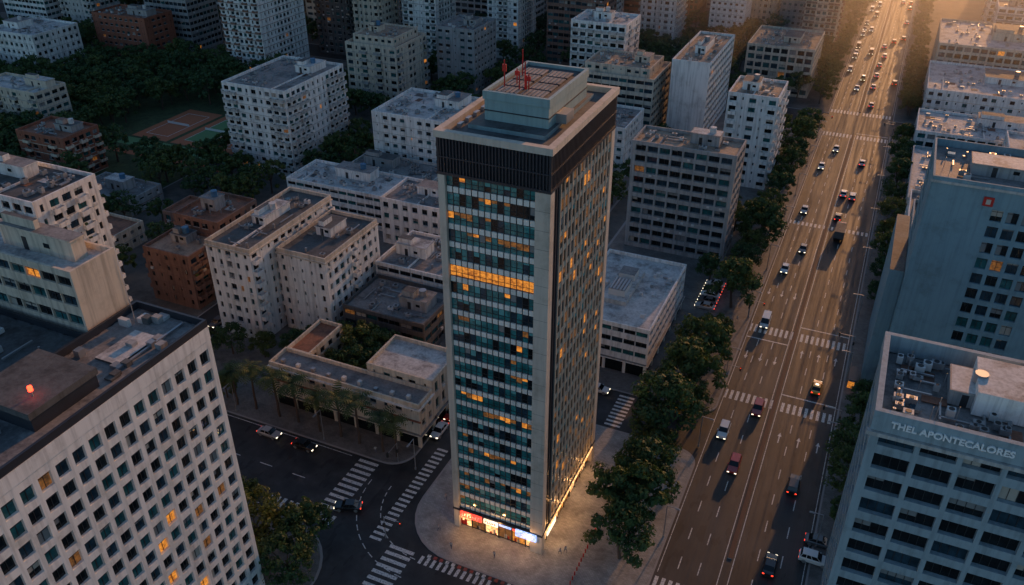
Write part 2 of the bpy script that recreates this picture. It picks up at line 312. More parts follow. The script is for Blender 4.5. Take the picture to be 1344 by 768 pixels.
bld('w20',-205,-179,218,252,30,'balc','white_stucco','roof_grey',bay=2.9,cl=1.6,accent='pale_concrete').obj('apartment_building')
bld('w21',-377,-348,260,285,20,'punched','white_stucco','roof_white').obj('apartment_building')
bld('w22',-318,-286,208,222,18,'balc','cream_stucco','roof_white').obj('apartment_building')
bld('b23',-268,-246,184,199,15,'balc','red_brick','roof_tile',accent='cream_stucco').obj('brick_apartment_building')
bld('t3',-355,-322,300,318,21,'punched','red_brick','roof_tile').obj('brick_apartment_building')
bld('t10',-180,-162,323,345,27,'punched','grey_concrete','roof_grey').obj('apartment_building')
bld('gz',-232,-208,172,186,5,'punched','grey_concrete','roof_grey',cl=.6).obj('garage_building')
bld('h1',-205,-192,150,162,6,'punched','cream_stucco','roof_tile',cl=0).obj('house')
bld('h2',-190,-176,168,180,7,'punched','brown_brick','roof_tile',cl=0).obj('house')
for a,w_ in (((-440,-409,318,337,62),'white_stucco'),((-402,-380,322,340,70),'pale_concrete'),((-345,-318,324,345,75),'grey_concrete'),((-276,-255,301,333,82),'white_stucco'),((-262,-242,351,368,84),'dark_concrete'),((-236,-222,345,362,40),'cream_stucco'),((-216,-198,356,376,76),'white_stucco'),((-182,-166,378,400,76),'white_stucco'),((-152,-124,380,398,66),'brown_brick'),((-120,-102,425,445,60),'white_stucco'),((-92,-63,478,500,46),'cream_stucco'),((-44,-28,447,470,58),'cream_stucco')):
    bld('t',*a,R.choice(('balc','ribbon','balc')),w_,'roof_grey',fh=3,bay=2.7,sides='SEW').obj('apartment_tower')
# right side
bld('r1',17,60,415,462,19,'grid','cream_stucco','roof_white',cl=1.3,sides='SW').obj('apartment_building')
bld('r1b',15,60,366,408,13,'punched','white_stucco','roof_white',cl=1.6,sides='SW').obj('commercial_building')
bld('r2',13,55,318,343,12,'grid','white_stucco','roof_white',cl=1.6,sides='SW').obj('commercial_building')
bld('r3',13,38,262,308,10,'punched','bluegrey_concrete','roof_white',cl=1.5,sides='SW').obj('commercial_building')
bld('r3b',40,75,262,315,17,'punched','white_stucco','roof_white',cl=1.5,sides='SW').obj('apartment_building')
bld('r3c',13,30,232,254,16,'punched','white_stucco','roof_grey',cl=1.5,sides='SW').obj('apartment_building')
bld('r3d',13,36,197,228,24,'ribbon','bluegrey_concrete','roof_dark',cl=1.3,sides='SW').obj('apartment_building')
def bl4(k):
    if k=='S': return lambda i,n,j,m: not(4<=i<=7 and 3<=j<m-1)
    return lambda i,n,j,m: (i not in(1,2,3)) 
mb=bld('r4',12,48,172,194,52,'grid','teal_wall','roof_grey',fh=3.4,bay=2.6,blank=bl4,cl=2.2,par=1.6,sides='SW',lit=.008)
mb.box(21.6,23.4,171.7,172.0,49.2,51,'red_paint');mb.box(22.1,22.9,171.6,171.7,49.6,50.6,'stone_pier')
mb.box(9,11.9,176,205,.1,30,'teal_wall','roof_dark');mb.box(11.7,48.3,171.7,172.3,52.4,52.9,'pale_concrete')
mb.obj('teal_apartment_tower')
mb=bld('r5',8,46,100,120,45.2,'big','bluegrey_concrete','roof_grey',fh=4.1,bay=5.2,cl=0,par=.2,sides='SWE',glass=('glass_dark','glass_dark','glass_blue'),lit=.01)
r=random.Random(21)
mb.box(7.8,46.2,99.8,100.6,45.0,48.2,'bluegrey_concrete');mb.box(7.8,46.2,119.4,120.2,45.0,48.2,'bluegrey_concrete');mb.box(7.8,8.6,100.6,119.4,45,48.19,'bluegrey_concrete');mb.box(45.4,46.2,100.6,119.4,45,48.19,'bluegrey_concrete')
mb.box(7.4,46.6,99.4,100.2,44.3,44.9,'pale_concrete')
clutter(mb,9,27,101.5,119,45.4,r,3.2);clutter(mb,27,45,101.5,119,45.4,r,2.4)
mb.box(20,28,108,117,45.4,49.2,'white_stucco','roof_white')
for k in range(6): mb.cyl(10+k*1.6,r.uniform(103,117),45.4,45.4+r.uniform(2,5),.05,'metal_grey',n=5)
mb.obj('office_building')
tc=bpy.data.curves.new('sign_text','FONT');tc.body='THEL APONTECALORES';tc.size=1.36;tc.extrude=.12;tc.offset=.04;tc.space_character=1.0
to=bpy.data.objects.new('rooftop_letter_sign',tc);bpy.context.collection.objects.link(to);to.location=(10.1,99.62,46.2);to.rotation_euler=(math.pi/2,0,0);tc.materials.append(MATS['frame_white'])
# ---- main tower
mb=MB();r=random.Random(42);X0,X1,Y0,Y1=-56,-38.5,99,127;FOOT.append((X0,X1,Y0,Y1));zb,zt=4.8,71.0;nf=22;fh=(zt-zb)/nf
mb.box(X0+.7,X1-.7,Y0+.7,Y1-.7,zb-.3,zt,'frame_dark')
RUNS={20:(5,9),19:(0,6),18:(3,12),13:(0,2),10:(9,12),8:(1,5),7:(5,13),4:(2,8),2:(6,13),1:(0,4)}
def tface(fr,W,nb,kind):
    bw=W/nb
    for j in range(nf):
        z=zb+j*fh
        for i in range(nb):
            u=i*bw;k_=1.0
            if kind=='S':
                g=r.choice(('tower_glass','glass_dark','tower_glass','glass_blue','tower_glass'))
                if j==16: g='window_lit_or_glint'
                elif j in RUNS and RUNS[j][0]<=i<=RUNS[j][1] and r.random()<.7: g=r.choice(('window_dim_or_glint','window_lit_or_glint','window_dim_or_glint','window_dim_or_glint'));k_=r.choice((.3,.45,.6))
                elif r.random()<.04: g=r.choice(('window_lit_or_glint','window_dim_or_glint'));k_=r.choice((.4,.6))
            else:
                g=r.choice(('glass_bronze','glass_dark','glass_blue','glass_bronze'))
                if r.random()<.3: g=r.choice(('window_dim_or_glint','window_lit_or_glint','window_dim_or_glint'));k_=r.choice((.6,1))  # warm-lit panes, their glow also standing in for sun glints on this face
            zz=z+fh-(fh-1.15)*k_
            mb.lquad(fr,u,u+bw,zz,z+fh,.02,g)
            if k_<1: mb.lquad(fr,u,u+bw,z+1.0,zz,.02,'tower_glass' if kind=='S' else 'glass_dark')
            if r.random()<.25 and (g.startswith('glass') or g=='tower_glass'):
                mb.lquad(fr,u+.05,u+bw-.05,z+fh-r.uniform(.3,1.3),z+fh,.032,r.choice(('blind_grey','blind_teal','blind_teal')))
            mb.lbox(fr,u+.1,u+bw-.1,z+.1,z+1.0,0,.2 if kind=='S' else .12,'tower_panel' if kind=='S' else 'bronze_fin')
            if kind=='S': mb.lbox(fr,u-.045,u+.045,z,z+fh,0,.1,'frame_dark');mb.lbox(fr,u,u+bw,z+1.75,z+1.81,.02,.07,'frame_dark')
        mb.lbox(fr,0,W,z-.06,z+.06,0,.08,'frame_dark')
    if kind!='S':
        for i in range(nb+1):
            u=i*bw;mb.lbox(fr,u-.13,u+.13,zb,zt,0,.24,'bronze_fin')
d=.7
tface(((X0+1.1,Y0+d),(1,0),(0,-1)),17.5-1.1-2.3,14,'S')
tface(((X1-2.0,Y1-d),(-1,0),(0,1)),17.5-4,12,'S')
tface(((X1-d+.45,Y0+4.2),(0,1),(1,0)),28-4.2-1.5,14,'E')
tface(((X0+d-.45,Y1-1.5),(0,-1),(-1,0)),28-3.5,14,'E')
mb.box(X0,X0+1.1,Y0,Y0+1.4,0.13,zt,'stone_pier');mb.box(X1-2.3,X1,Y0,Y0+1.5,.13,zt,'stone_pier')
mb.box(X0,X0+1.4,Y1-1.5,Y1,.13,zt,'stone_pier');mb.box(X1-2,X1,Y1-1.5,Y1,.13,zt,'stone_pier')
for j in range(1,nf,1):
    z=zb+j*fh;mb.box(X1-2.29,X1+.004,Y0-.004,Y0,z-.02,z+.02,'frame_dark')
for k in range(3):
    y=Y0+1.75+k*.85;mb.box(X1-.7,X1-.12,y,y+.42,zb,zt,'dark_metal')
mb.box(X0+.35,X1-.35,Y0+.35,Y1-.35,zt,76.5,'dark_metal')
for n_,a0,a1,f in ((34,X0,X1,'x'),(54,Y0,Y1,'y')):
    for i in range(n_+1):
        c=a0+.1+(a1-a0-.2)*i/n_
        if f=='x': mb.box(c-.09,c+.09,Y0,Y0+.35,zt+.2,76.4,'dark_metal');mb.box(c-.09,c+.09,Y1-.35,Y1,zt+.2,76.4,'dark_metal')
        else: mb.box(X1-.35,X1,c-.09,c+.09,zt+.2,76.4,'dark_metal');mb.box(X0,X0+.35,c-.09,c+.09,zt+.2,76.4,'dark_metal')
mb.box(X0-.08,X1+.08,Y0-.08,Y1+.08,zt-.15,zt+.3,'dark_metal');mb.box(X0-.05,X1+.05,Y0-.05,Y1+.05,73.5,73.7,'dark_metal')
a,bq,c,dd=X0-.25,X1+.25,Y0-.25,Y1+.25;t=1.0
mb.box(a,bq,c,c+t,76.5,77.5,'stone_pier');mb.box(a,bq,dd-t,dd,76.5,77.5,'stone_pier');mb.box(a,a+t,c+t,dd-t,76.5,77.496,'stone_pier');mb.box(bq-t,bq,c+t,dd-t,76.5,77.496,'stone_pier')
mb.quad((X0,Y0,76.6),(X1,Y0,76.6),(X1,Y1,76.6),(X0,Y1,76.6),'roof_dark')
mb.box(X0+2.8,X1-2.8,Y0+4.5,Y1-3.5,76.6,77.2,'penthouse_teal','roof_dark')
px0,px1,py0,py1=X0+4,X1-3.2,Y0+7,Y1-5
mb.box(px0+.2,px1-.2,py0+.2,py1-.2,77.2,81.0,'penthouse_teal','roof_dark')
mb.box(px0,px1,py0,py0+.5,80.3,81.5,'penthouse_teal');mb.box(px0,px1,py1-.5,py1,80.3,81.5,'penthouse_teal');mb.box(px0,px0+.5,py0+.5,py1-.5,80.3,81.49,'penthouse_teal');mb.box(px1-.5,px1,py0+.5,py1-.5,80.3,81.49,'penthouse_teal')
mb.box(px0+.1,px1-.1,py0+.1,py1-.1,78.6,78.75,'dark_metal')
for i in range(2):
    for k in range(4):
        x=px0+1.3+i*4;y=py0+1.3+k*3.2
        mb.box(x,x+3.4,y,y+2.7,81.0,81.25,'roof_dark','roof_grey')
        for q in range(5): mb.box(x+.2+q*.65,x+.35+q*.65,y+.2,y+2.5,81.25,81.31,'dark_metal')
for i in range(7):
    x=px0+r.uniform(1.2,6.8);y=py0+r.uniform(3,13);h=r.uniform(1.8,4.4);mb.cyl(x,y,81,81+h,.1,'red_paint',n=6)
    if i%2: mb.box(x-.3,x+.3,y-.1,y+.1,81+h*.6,81+h*.85,'red_paint')
mb.box(px1-.8,px1+1.4,py0+3,py0+6,77.2,78.6,'metal_grey')
for k in range(8): mb.box(X0+1.3,X0+1.9,Y0+4+k*2.6,Y0+5.2+k*2.6,76.6,77.2,'metal_grey')
def shops(fr,W,n):
    bw=W/n
    for i in range(n):
        u=i*bw;g=r.choice(('shop_lit','shop_lit','window_lit_or_glint','window_dim_or_glint'))
        mb.lquad(fr,u+.12,u+bw-.12,.5,3.1,.03,g)
        mb.lbox(fr,u-.08,u+.08,.13,zb-.3,0,.2,'frame_dark');mb.lbox(fr,u+bw/2-.03,u+bw/2+.03,.5,3.1,.03,.1,'frame_dark')
        for q in range(3):
            a_=u+.3+r.random()*(bw-1.0);mb.lbox(fr,a_,a_+r.uniform(.2,.6),.5,r.uniform(.9,1.9),.035,.07,r.choice(('frame_dark','rust','blind','red_paint')))
        mb.lbox(fr,u+.15,u+bw-.15,3.25,4.1,.02,.25,r.choice(('sign_white','sign_red','sign_blue','dark_metal','dark_metal','shop_lit')))
shops(((X0+.7,Y0+.7),(1,0),(0,-1)),17.5-1.4,6);shops(((X1-.7,Y0+.7),(0,1),(1,0)),28-1.4,9)
shops(((X0+.7,Y1-.7),(0,-1),(-1,0)),28-1.4,9)
mb.box(X0+.75,X1-.75,Y0+.75,Y1-.75,.13,zb-.3,'frame_dark')
mb.box(X0-.1,X1+.1,Y0-.1,Y1+.1,zb-.35,zb+.05,'dark_metal')
def signboard(x0,x1,y,z0,z1,m):
    mb.box(x0,x1,y,y+.25,z0,z1,m);n=int((x1-x0)/.55);lm='frame_white' if m!='sign_white' else 'red_paint'
    for i in range(n):
        a_=x0+.3+i*(x1-x0-.5)/n;hh=(z1-z0)*.5;zc=z0+(z1-z0)*.25
        mb.box(a_,a_+.1,y-.05,y-.002,zc,zc+hh,lm)
        q=r.choice((0,.42,.85));mb.box(a_+.1,a_+.32,y-.05,y-.002,zc+hh*q,zc+hh*q+.1,lm)
signboard(-54.5,-50.2,Y0-.35,3.4,4.7,'sign_red');signboard(-49.8,-47,Y0-.35,3.6,4.6,'sign_white');signboard(-43.5,-39.5,Y0-.35,3.1,4.7,'sign_blue')
mb.box(X1+.1,X1+.25,Y0+1,Y1-2,4.3,4.65,'shop_lit');mb.box(X1+.1,X1+.3,Y0+2,Y0+6,3,4.2,'sign_white')
mb.obj('office_tower')
for i,(x,y) in enumerate(((-53,97.8),(-47,97.8),(-41,97.8),(-37.2,103),(-37.2,109),(-37.2,115),(-37.2,121))):
    l=bpy.data.lights.new('soffit_lamp','POINT');l.energy=280;l.color=(1,.5,.18);l.shadow_soft_size=.25;o=bpy.data.objects.new('soffit_lamp',l);o.location=(x,y,3.9);bpy.context.collection.objects.link(o)
# ------------------------------------------------------------------ ground
mb=MB();mb.quad((-4000,-2000,0),(4000,-2000,0),(4000,6000,0),(-4000,6000,0),'asphalt');mb.obj('ground')
mb=MB();mb.quad((-19,-60,.004),(5.5,-60,.004),(5.5,1500,.004),(-19,1500,.004),'asphalt_avenue');mb.obj('avenue_road')
def slab(name,x0,x1,y0,y1,mat,rad=(0,0,0,0),z=.13):
    pts=[]
    for (cx,cy,a0,rr) in ((x0,y0,180,rad[0]),(x1,y0,270,rad[1]),(x1,y1,0,rad[2]),(x0,y1,90,rad[3])):
        ox=cx+(rr if cx==x0 else -rr);oy=cy+(rr if cy==y0 else -rr)
        for k in range(9 if rr else 1):
            a=math.radians(a0+(90*k/8 if rr else 0));pts.append((ox+rr*math.cos(a),oy+rr*math.sin(a)))
    mb=MB();mb.poly([(p[0],p[1],z) for p in pts],mat)
    for i in range(len(pts)):
        p,q=pts[i],pts[(i+1)%len(pts)];mb.quad((*p,0),(*q,0),(*q,z),(*p,z),'kerb_stone')
    n=len(pts);cx=(x0+x1)/2;cy=(y0+y1)/2
    ins=[(p[0]+(.35 if p[0]<cx else -.35),p[1]+(.35 if p[1]<cy else -.35)) for p in pts]
    for i in range(n):
        j=(i+1)%n;mb.quad((*pts[i],z+.004),(*pts[j],z+.004),(*ins[j],z+.004),(*ins[i],z+.004),'kerb_stone')
    mb.obj(name)
slab('plaza_pavement',-65,-19,91,137,'plaza_paving',(12,3,4,4))
slab('pavement',-65,-19,150,344,'sidewalk_paving',(3,4,4,0))
slab('pavement',-72,-65.01,210,344,'yard_ground');slab('pavement',-141,-72.01,108,344,'sidewalk_paving',(4,5,0,4))
slab('pavement',-215,-149,96,344,'yard_ground');slab('park_ground',-480,-215.01,96,310,'grass');slab('pavement',-480,-215.01,310.01,344,'yard_ground')
slab('pavement',-240,-72,-60,88,'sidewalk_paving',(0,0,12,0));slab('pavement',-58,-19,-60,74,'sidewalk_paving',(0,3,4,6))
slab('pavement',5.5,160,-60,344,'sidewalk_paving');slab('pavement',-700,-19,362,900,'yard_ground');slab('pavement',5.5,260,362,900,'yard_ground')
mb=MB();mb.box(-7.9,-7.1,112,340,0,.16,'kerb_stone','rust');mb.box(-7.9,-7.1,368,900,0,.16,'kerb_stone','rust');mb.obj('median')
mb=MB()
for i in range(3):
    x=-262+i*19;mb.box(x,x+17,226,258,.13,.16,'court_clay');mb.box(x+3,x+14,230,254,.13,.165,'court_green' if i%2 else 'court_clay')
    for q in (230.2,253.6): mb.box(x+3,x+14,q,q+.25,.13,.17,'road_paint')
    for q in (x+3.1,x+13.7): mb.box(q,q+.25,230.5,253.5,.13,.17,'road_paint')
    mb.box(x+3,x+14,242,242.06,.16,1.1,'frame_white')
mb.obj('tennis_courts')
mb=MB();mb.box(-262,-206,218,224.5,.13,.15,'court_green');mb.box(-262,-206,211,214,.13,.15,'court_clay');mb.obj('park_path')
# markings
mb=MB();Z=.009
def rc(x0,x1,y0,y1,m='road_paint',z=Z): mb.quad((x0,y0,z),(x1,y0,z),(x1,y1,z),(x0,y1,z),m)
for x in (-18.5,-8.4,-6.7,5.0): rc(x-.07,x+.07,104,340);rc(x-.07,x+.07,370,900)
for x in (-15.4,-11.9,-2.9,1.1):
    y=106
    while y<900:
        if not 338<y<368 and not 156<y<163 and not 186<y<192: rc(x-.09,x+.09,y,y+3)
        y+=7.5
for yc,l in ((189,3.6),(159.4,3.4),(101,4),(254,2.5),(338,4),(366,4)):
    x=-18.6
    while x<5:
        if not -8.1<x<-7.2: rc(x,x+.65,yc-l/2,yc+l/2)
        x+=1.25
for y in (193.5,163.8,342): rc(-6.6,5,y,y+.4)
rc(-18.5,-8.4,184.2,184.6)
def zebra_ns(x0,x1,y0,y1,p=1.3,w=.65):
    y=y0
    while y<y1: rc(x0,x1,y,y+w);y+=p
def zebra_ew(x0,x1,y0,y1,p=1.3,w=.65):
    x=x0
    while x<x1: rc(x,x+w,y0,y1);x+=p
zebra_ns(-82,-77.5,93,107.5,1.5,.75);zebra_ew(-92,-77,89.5,91.8,1.4,.7);zebra_ns(-69,-66.6,90,116,1.3,.6);zebra_ns(-64.5,-59.5,76,91,1.5,.75)
zebra_ew(-58,-44,88.4,90.2,1.2,.6);zebra_ns(-30,-26,75.5,90,1.4,.65);zebra_ns(-40,-36.5,138,149,1.3,.6)
for x in range(-140,-84,8): rc(x,x+3,97.9,98.1)
for x in range(-56,-20,8): rc(x,x+3,82.4,82.6)
rc(-140,-84,107.2,107.35);rc(-140,-93,88.7,88.85)
def arrow(x,y,s):
    rc(x-.12,x+.12,y,y+2.2*1.0);t=y if s<0 else y+2.2
    mb.poly([(x-.45,t,Z),(x+.45,t,Z),(x,t+s*1.3,Z)],'road_paint')
for x in (-17,-13.6,-10.2): arrow(x,176,-1);arrow(x,208,-1)
for x in (-4.8,-.9,3): arrow(x,147,1);arrow(x,180,1)
for rr in (14,18.5):
    for k in range(0,12):
        a0=math.radians(180+k*7.5);a1=math.radians(180+k*7.5+4.5)
        P=lambda q,a:(-58+q*1.0*math.cos(a),103+q*math.sin(a),Z+.003)
        mb.quad(P(rr,a0),P(rr+.18,a0),P(rr+.18,a1),P(rr,a1),'road_paint')
mb.obj('road_markings')
mb=MB();x=-57
while x<-41: mb.box(x,x+.6,90.2,90.8,.0,.2,'road_paint_red' if int(x*2)%2 else 'road_paint');x+=1.2
y=95
while y<112: mb.cyl(-31.5,y,.13,.95,.12,'red_paint',n=8);y+=1.1
mb.obj('bollards')
mb=MB();r=random.Random(2)
for (x,y,w,h) in ((-31,112,2,10),(-31,126,2,8),(-60,128,5,2),(-62,118,1.5,4)):
    mb.box(x,x+w,y,y+h,.13,.7,'grey_concrete','grass')
mb.obj('planter')
# ------------------------------------------------------------------ trees
def tree_mesh(name,seed,rad,h,nclump,nleaf,ls):
    r=random.Random(seed);mb=MB();th=h*.42
    lean=(r.uniform(-.4,.4),r.uniform(-.4,.4))
    mb.cyl(0,0,0,th,.28*rad/5,'bark',r1=.17*rad/5,n=8,x1=lean[0],y1=lean[1])
    cl=[]
    for k in range(nclump):
        a=r.uniform(0,6.283);q=math.sqrt(r.random())*rad*.86;e=r.random()
        top=h-(q/rad)**2*h*.33
        z=top-r.random()**1.6*h*.42
        cl.append((q*math.cos(a)*r.uniform(.85,1.1),q*math.sin(a)*r.uniform(.85,1.1),z,r.uniform(.55,1.15)*rad*.24))
    for c in cl[:9]:
        mb.cyl(lean[0],lean[1],th*r.uniform(.75,1),c[2],.1*rad/5,'bark',r1=.03,n=5,x1=c[0]*.8,y1=c[1]*.8)
    for c in cl:
        for _ in range(nleaf):
            v=Vector((r.gauss(0,1),r.gauss(0,1),r.gauss(0,1)));v.normalize();v*=c[3]*r.uniform(.55,1.1);v.z*=.7
            p=Vector(c[:3])+v;s=ls*r.uniform(.6,1.3)
            n=(v.normalized()+Vector((r.uniform(-.7,.7),r.uniform(-.7,.7),r.uniform(-.3,.9)))).normalized()
            t=n.orthogonal().normalized();t=Matrix.Rotation(r.uniform(0,6.28),3,n)@t;b_=n.cross(t)
            mb.quad(tuple(p-t*s),tuple(p-b_*s*.55),tuple(p+t*s),tuple(p+b_*s*.55),'leaves')
    return mb.mesh(name)
TN=[tree_mesh('street_tree_mesh%d'%i,i+1,5.2+.5*i,10+i*.7,48,85,.33) for i in range(3)]
TF=[tree_mesh('park_tree_mesh%d'%i,i+31,4.8+.6*i,10+i,30,42,.5) for i in range(3)]
r=random.Random(99)
def tree(x,y,s=1,far=False,parent=None,name='street_tree'):
    o=link(name,r.choice(TF if far else TN),(x,y,.1),r.uniform(0,6.28),s*r.uniform(.85,1.12),parent);return o
for x,y,s in ((-25.5,104,1.1),(-26.5,112,1.35),(-25.5,120,1.25),(-27,129,.8),(-27.8,138,1.4),(-24.5,147,.8),(-26,154,1.25),(-25.6,165,1.35),(-28,159,.8),(-25,176,.9),(-24.8,196,1.35),(-25,206,.8),(-25.5,215,.8),(-24.3,232,1.35),(-25,223,.8),(-25,243,.85),(-25,253,.95),(-24.5,268,1),(-25,278,.8),(-24.4,288,1.05),(-24.7,300,1),(-24.7,313,1.2),(-25,323,.9),(-24,333,1),(-33,206,.9),(-33,240,.9),(-38,246,.9),(-34,300,.9),(-40,306,.9),(-36,318,.9),(-34,330,.9),(-46,250,.8),
 (10.5,127,.85),(10.5,136,1.1),(10.5,145,1.05),(11,155,.95),(10,166,.6),(10.3,212,.6),(10.5,224,.8),(10.5,236,.9),(10.5,248,.95),(10.5,262,.95),(10.5,276,.9),(10.5,290,.95),(10.8,303,.8),(10.8,314,.95),(10.8,330,.95),(10.5,372,.9),(10.5,384,.9),(10.5,398,.9),(11,414,.9),(10.5,428,.9),(10.5,440,.9),
 (-78,83,1.0),(-86,80,1.05),(-76,76,.85),(-94,84,.95),(-101,83,.9),(-109,83,.9),(-101,126,.8),(-96,127,.95),(-92,131,.8),(-99,135,.9),(-94,137,.9),(-120,112,.6),(-143,150,.5),(-112,136,.6),(-130,126,.7),(-136,124,.7),(-122,128,.7),(-114,130,.7),(-106,138,.7)):
    tree(x,y,s)
for y in range(372,640,10): tree(-24+r.uniform(-1,1),y,.95,True);tree(-33+r.uniform(-2,2),y+4,.95,True);tree(11+r.uniform(-1,1),y,.8,True)
def clear(x,y,m=4.5): return not any(a-m<x<b_+m and c-m<y<d+m for a,b_,c,d in FOOT)
def mass(name,x0,x1,y0,y1,step,skip=None,p=1,s=1):
    e=bpy.data.objects.new(name,None);bpy.context.collection.objects.link(e);e.location=(0,0,0)
    y=y0
    while y<y1:
        x=x0
        while x<x1:
            a,b_=x+r.uniform(-2.5,2.5),y+r.uniform(-2.5,2.5)
            if r.random()<p and clear(a,b_) and not(skip and skip(a,b_)): tree(a,b_,s,True,e,'tree')
            x+=step
        y+=step
court=lambda x,y:(-268<x<-202 and 208<y<262)
mass('park_tree_mass',-345,-212,140,308,8,court,.95,1.1)
mass('park_tree_mass',-212,-172,110,215,8,None,.8,.9)
mass('park_tree_mass',-212,-125,214,345,8,None,.8,.95)
mass('park_tree_mass',-460,-345,180,318,9,None,.85,1.1)
mass('park_tree_mass',-125,-62,236,345,9,None,.75,.85)
mass('park_tree_mass',-120,-28,350,470,9,lambda x,y:y<364,.9,1)
mass('park_tree_mass',-420,-120,364,440,10,None,.7)
mass('park_tree_mass',14,70,200,262,8,None,.7,.75)
def palm_mesh(seed):
    r=random.Random(seed);mb=MB();H_=8.5;x=y=0
    for k in range(6):
        nx,ny=x+r.uniform(-.12,.12),y+r.uniform(-.12,.12);mb.cyl(x,y,H_*k/6,H_*(k+1)/6,.24-.015*k,'bark',r1=.22-.015*k,n=8,x1=nx,y1=ny);x,y=nx,ny
    for k in range(26):
        a=k*2.4+r.uniform(-.2,.2);el=r.uniform(-.1,1.0);L=r.uniform(2.8,3.6);prev=Vector((x,y,H_));d=Vector((math.cos(a)*math.cos(el),math.sin(a)*math.cos(el),math.sin(el)));side=Vector((-math.sin(a),math.cos(a),0))
        for s in range(8):
            nxt=prev+d*(L/8);w=.75*math.sin(math.pi*(s+1)/9.5)
            for sg in (-1,1):
                t=prev*.5+nxt*.5+side*sg*w+Vector((0,0,-.25*w))+d*.3
                mb.quad(tuple(prev),tuple(prev*.4+nxt*.6),tuple(t),tuple(t-d*.12),'palm_leaves')
            prev=nxt;d=(d+Vector((0,0,-.2))).normalized()
    return mb.mesh('palm_mesh')
PM=[palm_mesh(1),palm_mesh(2)]
for x in (-117,-111,-105.5,-100,-94.5,-89,-84,-79,-75): link('palm_tree',r.choice(PM),(x+r.uniform(-.8,.8),111+r.uniform(-.6,.6),.13),r.uniform(0,6),r.uniform(1.0,1.3))
# ------------------------------------------------------------------ vehicles
def loft(mb,st,m,glass=None):
    n=len(st[0][1]);i=len(mb.v)
    for y,ring in st:
        for x,z in ring: mb.v.append((x,y,z))
    for s in range(len(st)-1):
        for k in range(n):
            j=(k+1)%n;a=i+s*n;mb.f.append((a+k,a+j,a+n+j,a+n+k));mb.m.append(mb.mi(m))
    mb.f.append(tuple(i+k for k in range(n)));mb.m.append(mb.mi(m));mb.f.append(tuple(i+(len(st)-1)*n+k for k in range(n)));mb.m.append(mb.mi(m))
def car_mesh(col,kind='car'):
    mb=MB();L=4.5;w=.92
    if kind=='van': prof=[(-2.5,.75,.95),(-2.4,.9,1.15),(-1.6,.95,1.15),(2.4,.95,1.2),(2.5,.9,1.1)]
    elif kind=='suv': prof=[(-2.3,.75,.85),(-2.2,.9,1.0),(-1.0,.93,1.08),(2.15,.93,1.1),(2.25,.86,1.0)]
    else: prof=[(-2.25,.7,.66),(-2.1,.86,.78),(-.95,.91,.92),(1.3,.91,.95),(2.1,.87,.92),(2.25,.78,.8)]
    st=[]
    for y,hw,zt in prof: st.append((y,[(-hw+.08,.25),(hw-.08,.25),(hw,.45),(hw,zt-.15),(hw-.1,zt),(-hw+.1,zt),(-hw,zt-.15),(-hw,.45)]))
    loft(mb,st,col)
    if kind=='van': c0=(-1.75,2.42,.86,1.15);c1=(-.95,2.3,.78,2.05)
    elif kind=='suv': c0=(-1.1,2.1,.84,1.06);c1=(-.35,1.75,.7,1.68)
    else: c0=(-1.05,1.75,.82,.9);c1=(-.3,1.05,.66,1.42)
    A=[(-c0[2],c0[0],c0[3]),(c0[2],c0[0],c0[3]),(c0[2],c0[1],c0[3]),(-c0[2],c0[1],c0[3])];B=[(-c1[2],c1[0],c1[3]),(c1[2],c1[0],c1[3]),(c1[2],c1[1],c1[3]),(-c1[2],c1[1],c1[3])]
    for k in range(4): mb.quad(A[k],A[(k+1)%4],B[(k+1)%4],B[k],'car_glass')
    mb.box(-c1[2]-.02,c1[2]+.02,c1[0]-.05,c1[1]+.05,c1[3]-.03,c1[3]+.04,col)
    for sx in (-1,1):
        for fr in (0.02,.42,.7,.98) if kind!='car' else (0.02,.5,.97):
            ya=c0[0]+(c0[1]-c0[0])*fr;yb=c1[0]+(c1[1]-c1[0])*fr;xa=sx*(c0[2]+.012);xb=sx*(c1[2]+.012)
            mb.quad((xa,ya-.05,c0[3]),(xa,ya+.05,c0[3]),(xb,yb+.05,c1[3]),(xb,yb-.05,c1[3]),col)
        for y in (prof[0][0]+.85,prof[-1][0]-.85):
            n=12;i=len(mb.v);x0_,x1_=(sx*.72,sx*.95)
            for x in (x0_,x1_):
                for k in range(n):
                    a=6.283*k/n;mb.v.append((x,y+.33*math.cos(a),.33+.33*math.sin(a)))
            for k in range(n):
                j=(k+1)%n;mb.f.append((i+k,i+j,i+n+j,i+n+k));mb.m.append(mb.mi('tyre'))
            mb.f.append(tuple(i+n+k for k in range(n)));mb.m.append(mb.mi('metal_grey'))
        mb.box(sx*.62-.18,sx*.62+.18,prof[0][0]-.02,prof[0][0]+.12,.52,.68,'headlight')
        mb.box(sx*.66-.15,sx*.66+.15,prof[-1][0]-.1,prof[-1][0]+.02,.62,.8,'taillight')
        mb.box(sx*1.0-.09,sx*1.0+.09,c0[0]+.25,c0[0]+.4,c0[3],c0[3]+.15,col)
    if col=='car_yellow': mb.box(-.3,.3,.2,.45,c1[3]+.04,c1[3]+.2,'headlight')
    mb.box(-.8,.8,prof[0][0]-.06,prof[0][0]+.1,.28,.45,'black_plastic');mb.box(-.8,.8,prof[-1][0]-.1,prof[-1][0]+.06,.28,.48,'black_plastic')
    return mb.mesh(kind+'_'+col)
